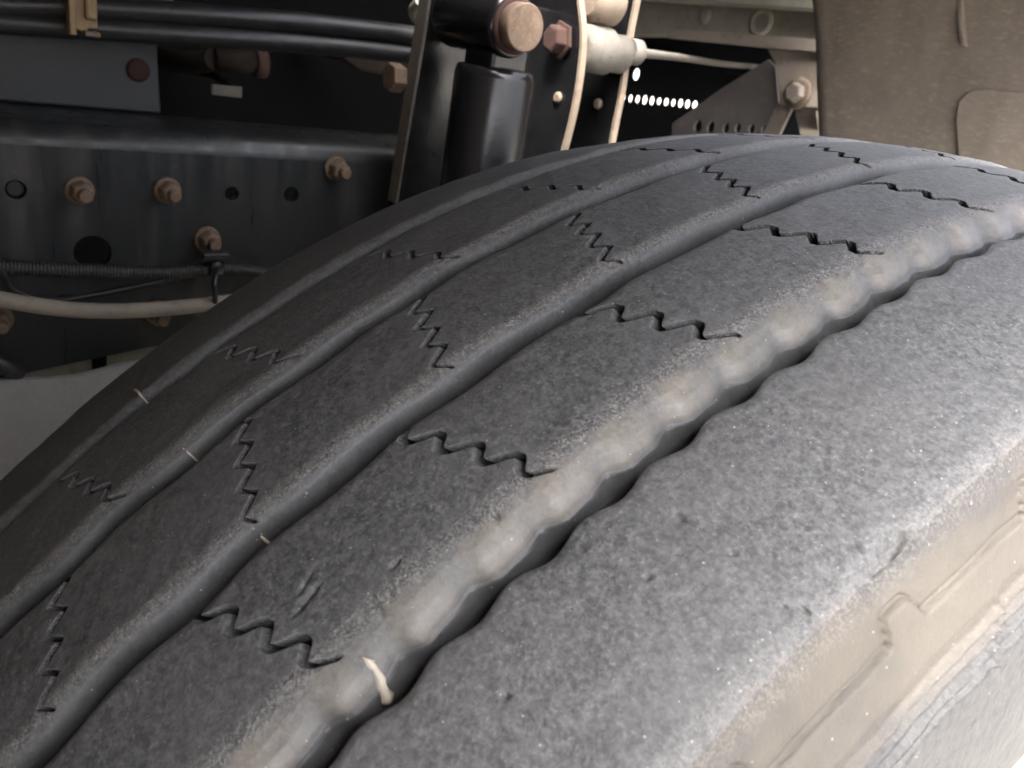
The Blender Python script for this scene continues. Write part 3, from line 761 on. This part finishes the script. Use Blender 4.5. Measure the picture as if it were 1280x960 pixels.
dm = empty('shock_absorber', (-.38, .021, .60), 'glossy black shock absorber with round rusty bolt end above the tyre', 'shock absorber')
m = MB(); m.lathe((-.38, .022, .60), (0, 0, 1), [(0, .029), (.05, .031), (.388, .031), (.394, .0295), (.396, .018)], 56); m.build('dust_tube', 'gloss_black', dm)
ey = at(652, 34, X=-.345); eb = Vector((-.435, ey[1], ey[2]))
m = MB(); m.lathe(eb, (1, 0, 0), [(0, .021), (.004, .0225), (.078, .0225), (.082, .0205)], 48); eye = m.build('eye_barrel', 'gloss_black', dm)
m = MB(); m.lathe((-.353, ey[1], ey[2]), (1, 0, 0), [(0, .0165), (.012, .0165), (.0132, .0155)], 40); m.build('bolt_end', 'rust', dm)
m = MB(); m.lathe((-.357, ey[1], ey[2]), (1, 0, 0), [(0, .0195), (.006, .0195), (.0062, .0165)], 40); m.build('bush_ring', 'rust_dark', dm)
m = MB(); m.box((-.400, .004, .985), (-.362, .040, ey[2]-.014)); m.build('neck', 'gloss_black', dm, .004)

# clevis bracket: two curved black plates, light on their edges put in as tan strips
cv = empty('clevis_bracket', (-.42, .15, .88), 'black clevis bracket of two curved plates with lit edges coloured tan', 'bracket')
def clevis_plate(edge_pts, thick):
    E = [at(u, v, X=-.40) for u, v in edge_pts]
    y = np.mean([e[1] for e in E])
    # edge curve in (x, z): keep the plate flat in y and let the front edge curve in x
    fr = []
    for u, v in edge_pts:
        q = at(u, v, Y=y); fr.append((q[0], q[2]))
    fr = np.array(fr)
    fs_, _ = resample(fr, 26)
    out = [(x, z) for x, z in fs_] + [(x-.085, z) for x, z in fs_[::-1]]
    m = MB(); m.prism('Y', y+thick/2, thick, out); m.build('plate', 'gloss_black', cv, 0)
    m = MB(); vs = []
    for x, z in fs_:
        vs += [(x-.002, y-thick/2-.0004, z), (x+.0012, y-thick/2-.0004, z), (x+.0012, y+thick/2+.0004, z), (x-.002, y+thick/2+.0004, z)]
    fs2 = []
    for i in range(len(fs_)-1):
        for k in range(4): fs2.append((i*4+k, i*4+(k+1) % 4, i*4+4+(k+1) % 4, i*4+4+k))
    m.poly(vs, fs2); m.build('lit_edge', 'dust_lit_edge', cv)  # tan strip puts the light on the front edge into colour
    return y
ya = clevis_plate([(720, -40), (727, 10), (730, 45), (727, 85), (720, 130), (708, 180), (690, 240)], .005)
yb = clevis_plate([(806, -40), (797, 0), (789, 40), (783, 80), (777, 120), (770, 155), (758, 220)], .005)
m = MB(); q = at(742, 62, Y=ya+.02); m.lathe((q[0], ya+.003, q[2]), (0, 1, 0), [(0, .013), (.004, .019), (.03, .0195), (.034, .016), (yb-ya-.008, .016)], 36); bu = m.build('bushing', 'bushing', cv)
m = MB(); q2 = at(748, 8, Y=ya+.02); m.lathe((q2[0], ya+.006, q2[2]+.004), (0, 1, 0), [(0, .013), (.005, .018), (.03, .018), (.034, .014)], 36); m.build('bushing', 'dust_lit_edge', cv)
m = MB(); q3 = at(700, 50, Y=ya-.006); m.lathe((q3[0], ya-.0045, q3[2]), (0, -1, 0), [(0, .016), (.003, .016), (.0034, .012), (.012, .0115), (.013, .009)], 6, False); m.build('bolt_head', 'rust_dark', cv, .0008)
m = MB(); q4 = at(797, 66, Y=yb+.01); m.lathe((q4[0], yb-.002, q4[2]), (0, 1, 0), [(0, .011), (.012, .011), (.016, .008), (.018, .004)], 24); m.build('end_nut', 'bushing', cv)
for (u, v) in ((697, 122), (747, 130)):
    q5 = at(u, v, Y=ya-.004 if u < 720 else yb-.004); m = MB(); m.lathe((q5[0], (ya if u < 720 else yb)-.003, q5[2]), (0, -1, 0), [(0, .005), (.002, .0045), (.003, .003)], 16); m.build('rivet', 'dust_lit_edge', cv)
m = MB(); m.tube([at(798, 66, Y=yb+.01), at(850, 72, Y=.40), at(905, 80, Y=.60), at(950, 84, Y=.79)], .0042, 12)
tag(m.build('tie_rod', 'bushing'), 'thin grey rod running right from the clevis bracket', 'rod')

# ================================================================ front end: perforated panel, casting, brackets
YB = .86
pp = empty('perforated_panel', (-.95, YB, .80), 'black panel with a row of bright daylight holes', 'panel')
holes = []
for k in range(13):
    u = 762 + (869-762)*k/12; v = 120.5 + (131-120.5)*k/12
    q = at(u, v, Y=YB); holes.append(circle(q[0], q[2], .0056*(.88+.24*rng.random()), 18, 1.2+.2*rng.random()))
q = at(796, 93, Y=YB); holes.append(circle(q[0], q[2], .0085, 18, 1.3))
q = at(795, 169, Y=YB)
a0 = at(640, 200, Y=YB); a1 = at(1020, 40, Y=YB)
m = MB(); m.prism('Y', YB, .0022, [(-1.45, .60), (-.45, .60), (-.45, 1.16), (-1.45, 1.16)], holes); m.build('panel', 'black_steel', pp)
m = MB(); q0 = at(905, 86, Y=YB-.02); q1 = at(935, 94, Y=YB-.02); m.box((q0[0], YB-.014, q1[2]-.002), (q1[0], YB-.0025, q1[2]+.001)); m.build('lip', 'rail', pp, .0008)

def plate_y(name, mat, Y, thick, px, label=None, cat=None, parent=None, bevel=.0015, holes=()):
    m = MB(); m.prism('Y', Y+thick, thick, [(at(u, v, Y=Y)[0], at(u, v, Y=Y)[2]) for u, v in px], holes)
    o = m.build(name, mat, parent, bevel)
    if label: tag(o, label, cat)
    return o
bc = empty('bumper_casting', at(900, 20, Y=.74), 'pale dusty cast beam with round boss across the top right', 'cast beam')
plate_y('beam', 'cream_metal', .74, .05, [(770, -60), (1080, -60), (1080, 56), (1000, 50), (900, 42), (770, 42)], parent=bc, bevel=.004)
plate_y('upper_flange', 'cream_metal', .70, .045, [(770, -70), (1080, -70), (1080, 16), (1000, 10), (770, -4)], parent=bc, bevel=.003)
q = at(950, 27, Y=.735); m = MB(); m.lathe((q[0], .742, q[2]), (0, -1, 0), [(0, .021), (.008, .0195), (.0085, .014), (.005, .012)], 34); m.build('boss', 'cream_metal', bc)
q = at(880, 20, Y=.738); m = MB(); m.lathe((q[0], .742, q[2]), (0, -1, 0), [(0, .014), (.004, .012), (.005, .006)], 24); m.build('small_boss', 'cream_metal', bc)

sb = empty('side_bracket', at(985, 165, Y=.69), 'dusty beige angle bracket with bolt beside the liner edge', 'bracket')
plate_y('arm', 'beige_bracket', .69, .012, [(836, 38), (842, 36), (1080, 54), (1080, 68), (985, 62), (960, 60), (832, 47)], parent=sb, bevel=.002)
plate_y('upright', 'beige_bracket', .70, .010, [(958, 60), (1080, 68), (1080, 142), (974, 131), (972, 100), (968, 78)], parent=sb, bevel=.002)
plate_y('rear_web', 'beige_bracket', .715, .006, [(972, 128), (990, 134), (966, 185), (945, 185)], parent=sb, bevel=.001)
plate_y('rear_web', 'beige_bracket', .715, .006, [(992, 134), (1020, 138), (1026, 185), (1004, 185)], parent=sb, bevel=.001)
q = at(996, 116, Y=.695); m = MB(); m.lathe((q[0], .699, q[2]), (0, -1, 0), [(0, .022), (.003, .0215), (.0035, .015)], 30); m.build('washer', 'dust_lit_edge', sb)
m = MB(); m.lathe((q[0], .6955, q[2]), (0, -1, 0), [(0, .0145), (.010, .0142), (.012, .011)], 6, False); m.build('bolt_head', 'beige_bracket', sb, .001)
hol = []
for u, v, r in ((872, 158, .0085), (888, 159, .0078), (907, 160, .0065), (922, 160, .006), (939, 161, .006), (955, 162, .006)):
    q = at(u, v, Y=.72); hol.append(circle(q[0], q[2], r, 16, 1.2))
plate_y('gusset', 'gusset', .72, .006, [(840, 154), (905, 108), (960, 74), (969, 84), (973, 128), (972, 186), (838, 190)], 'triangular grey steel gusset with a row of holes behind tyre', 'gusset', None, .0008, hol)
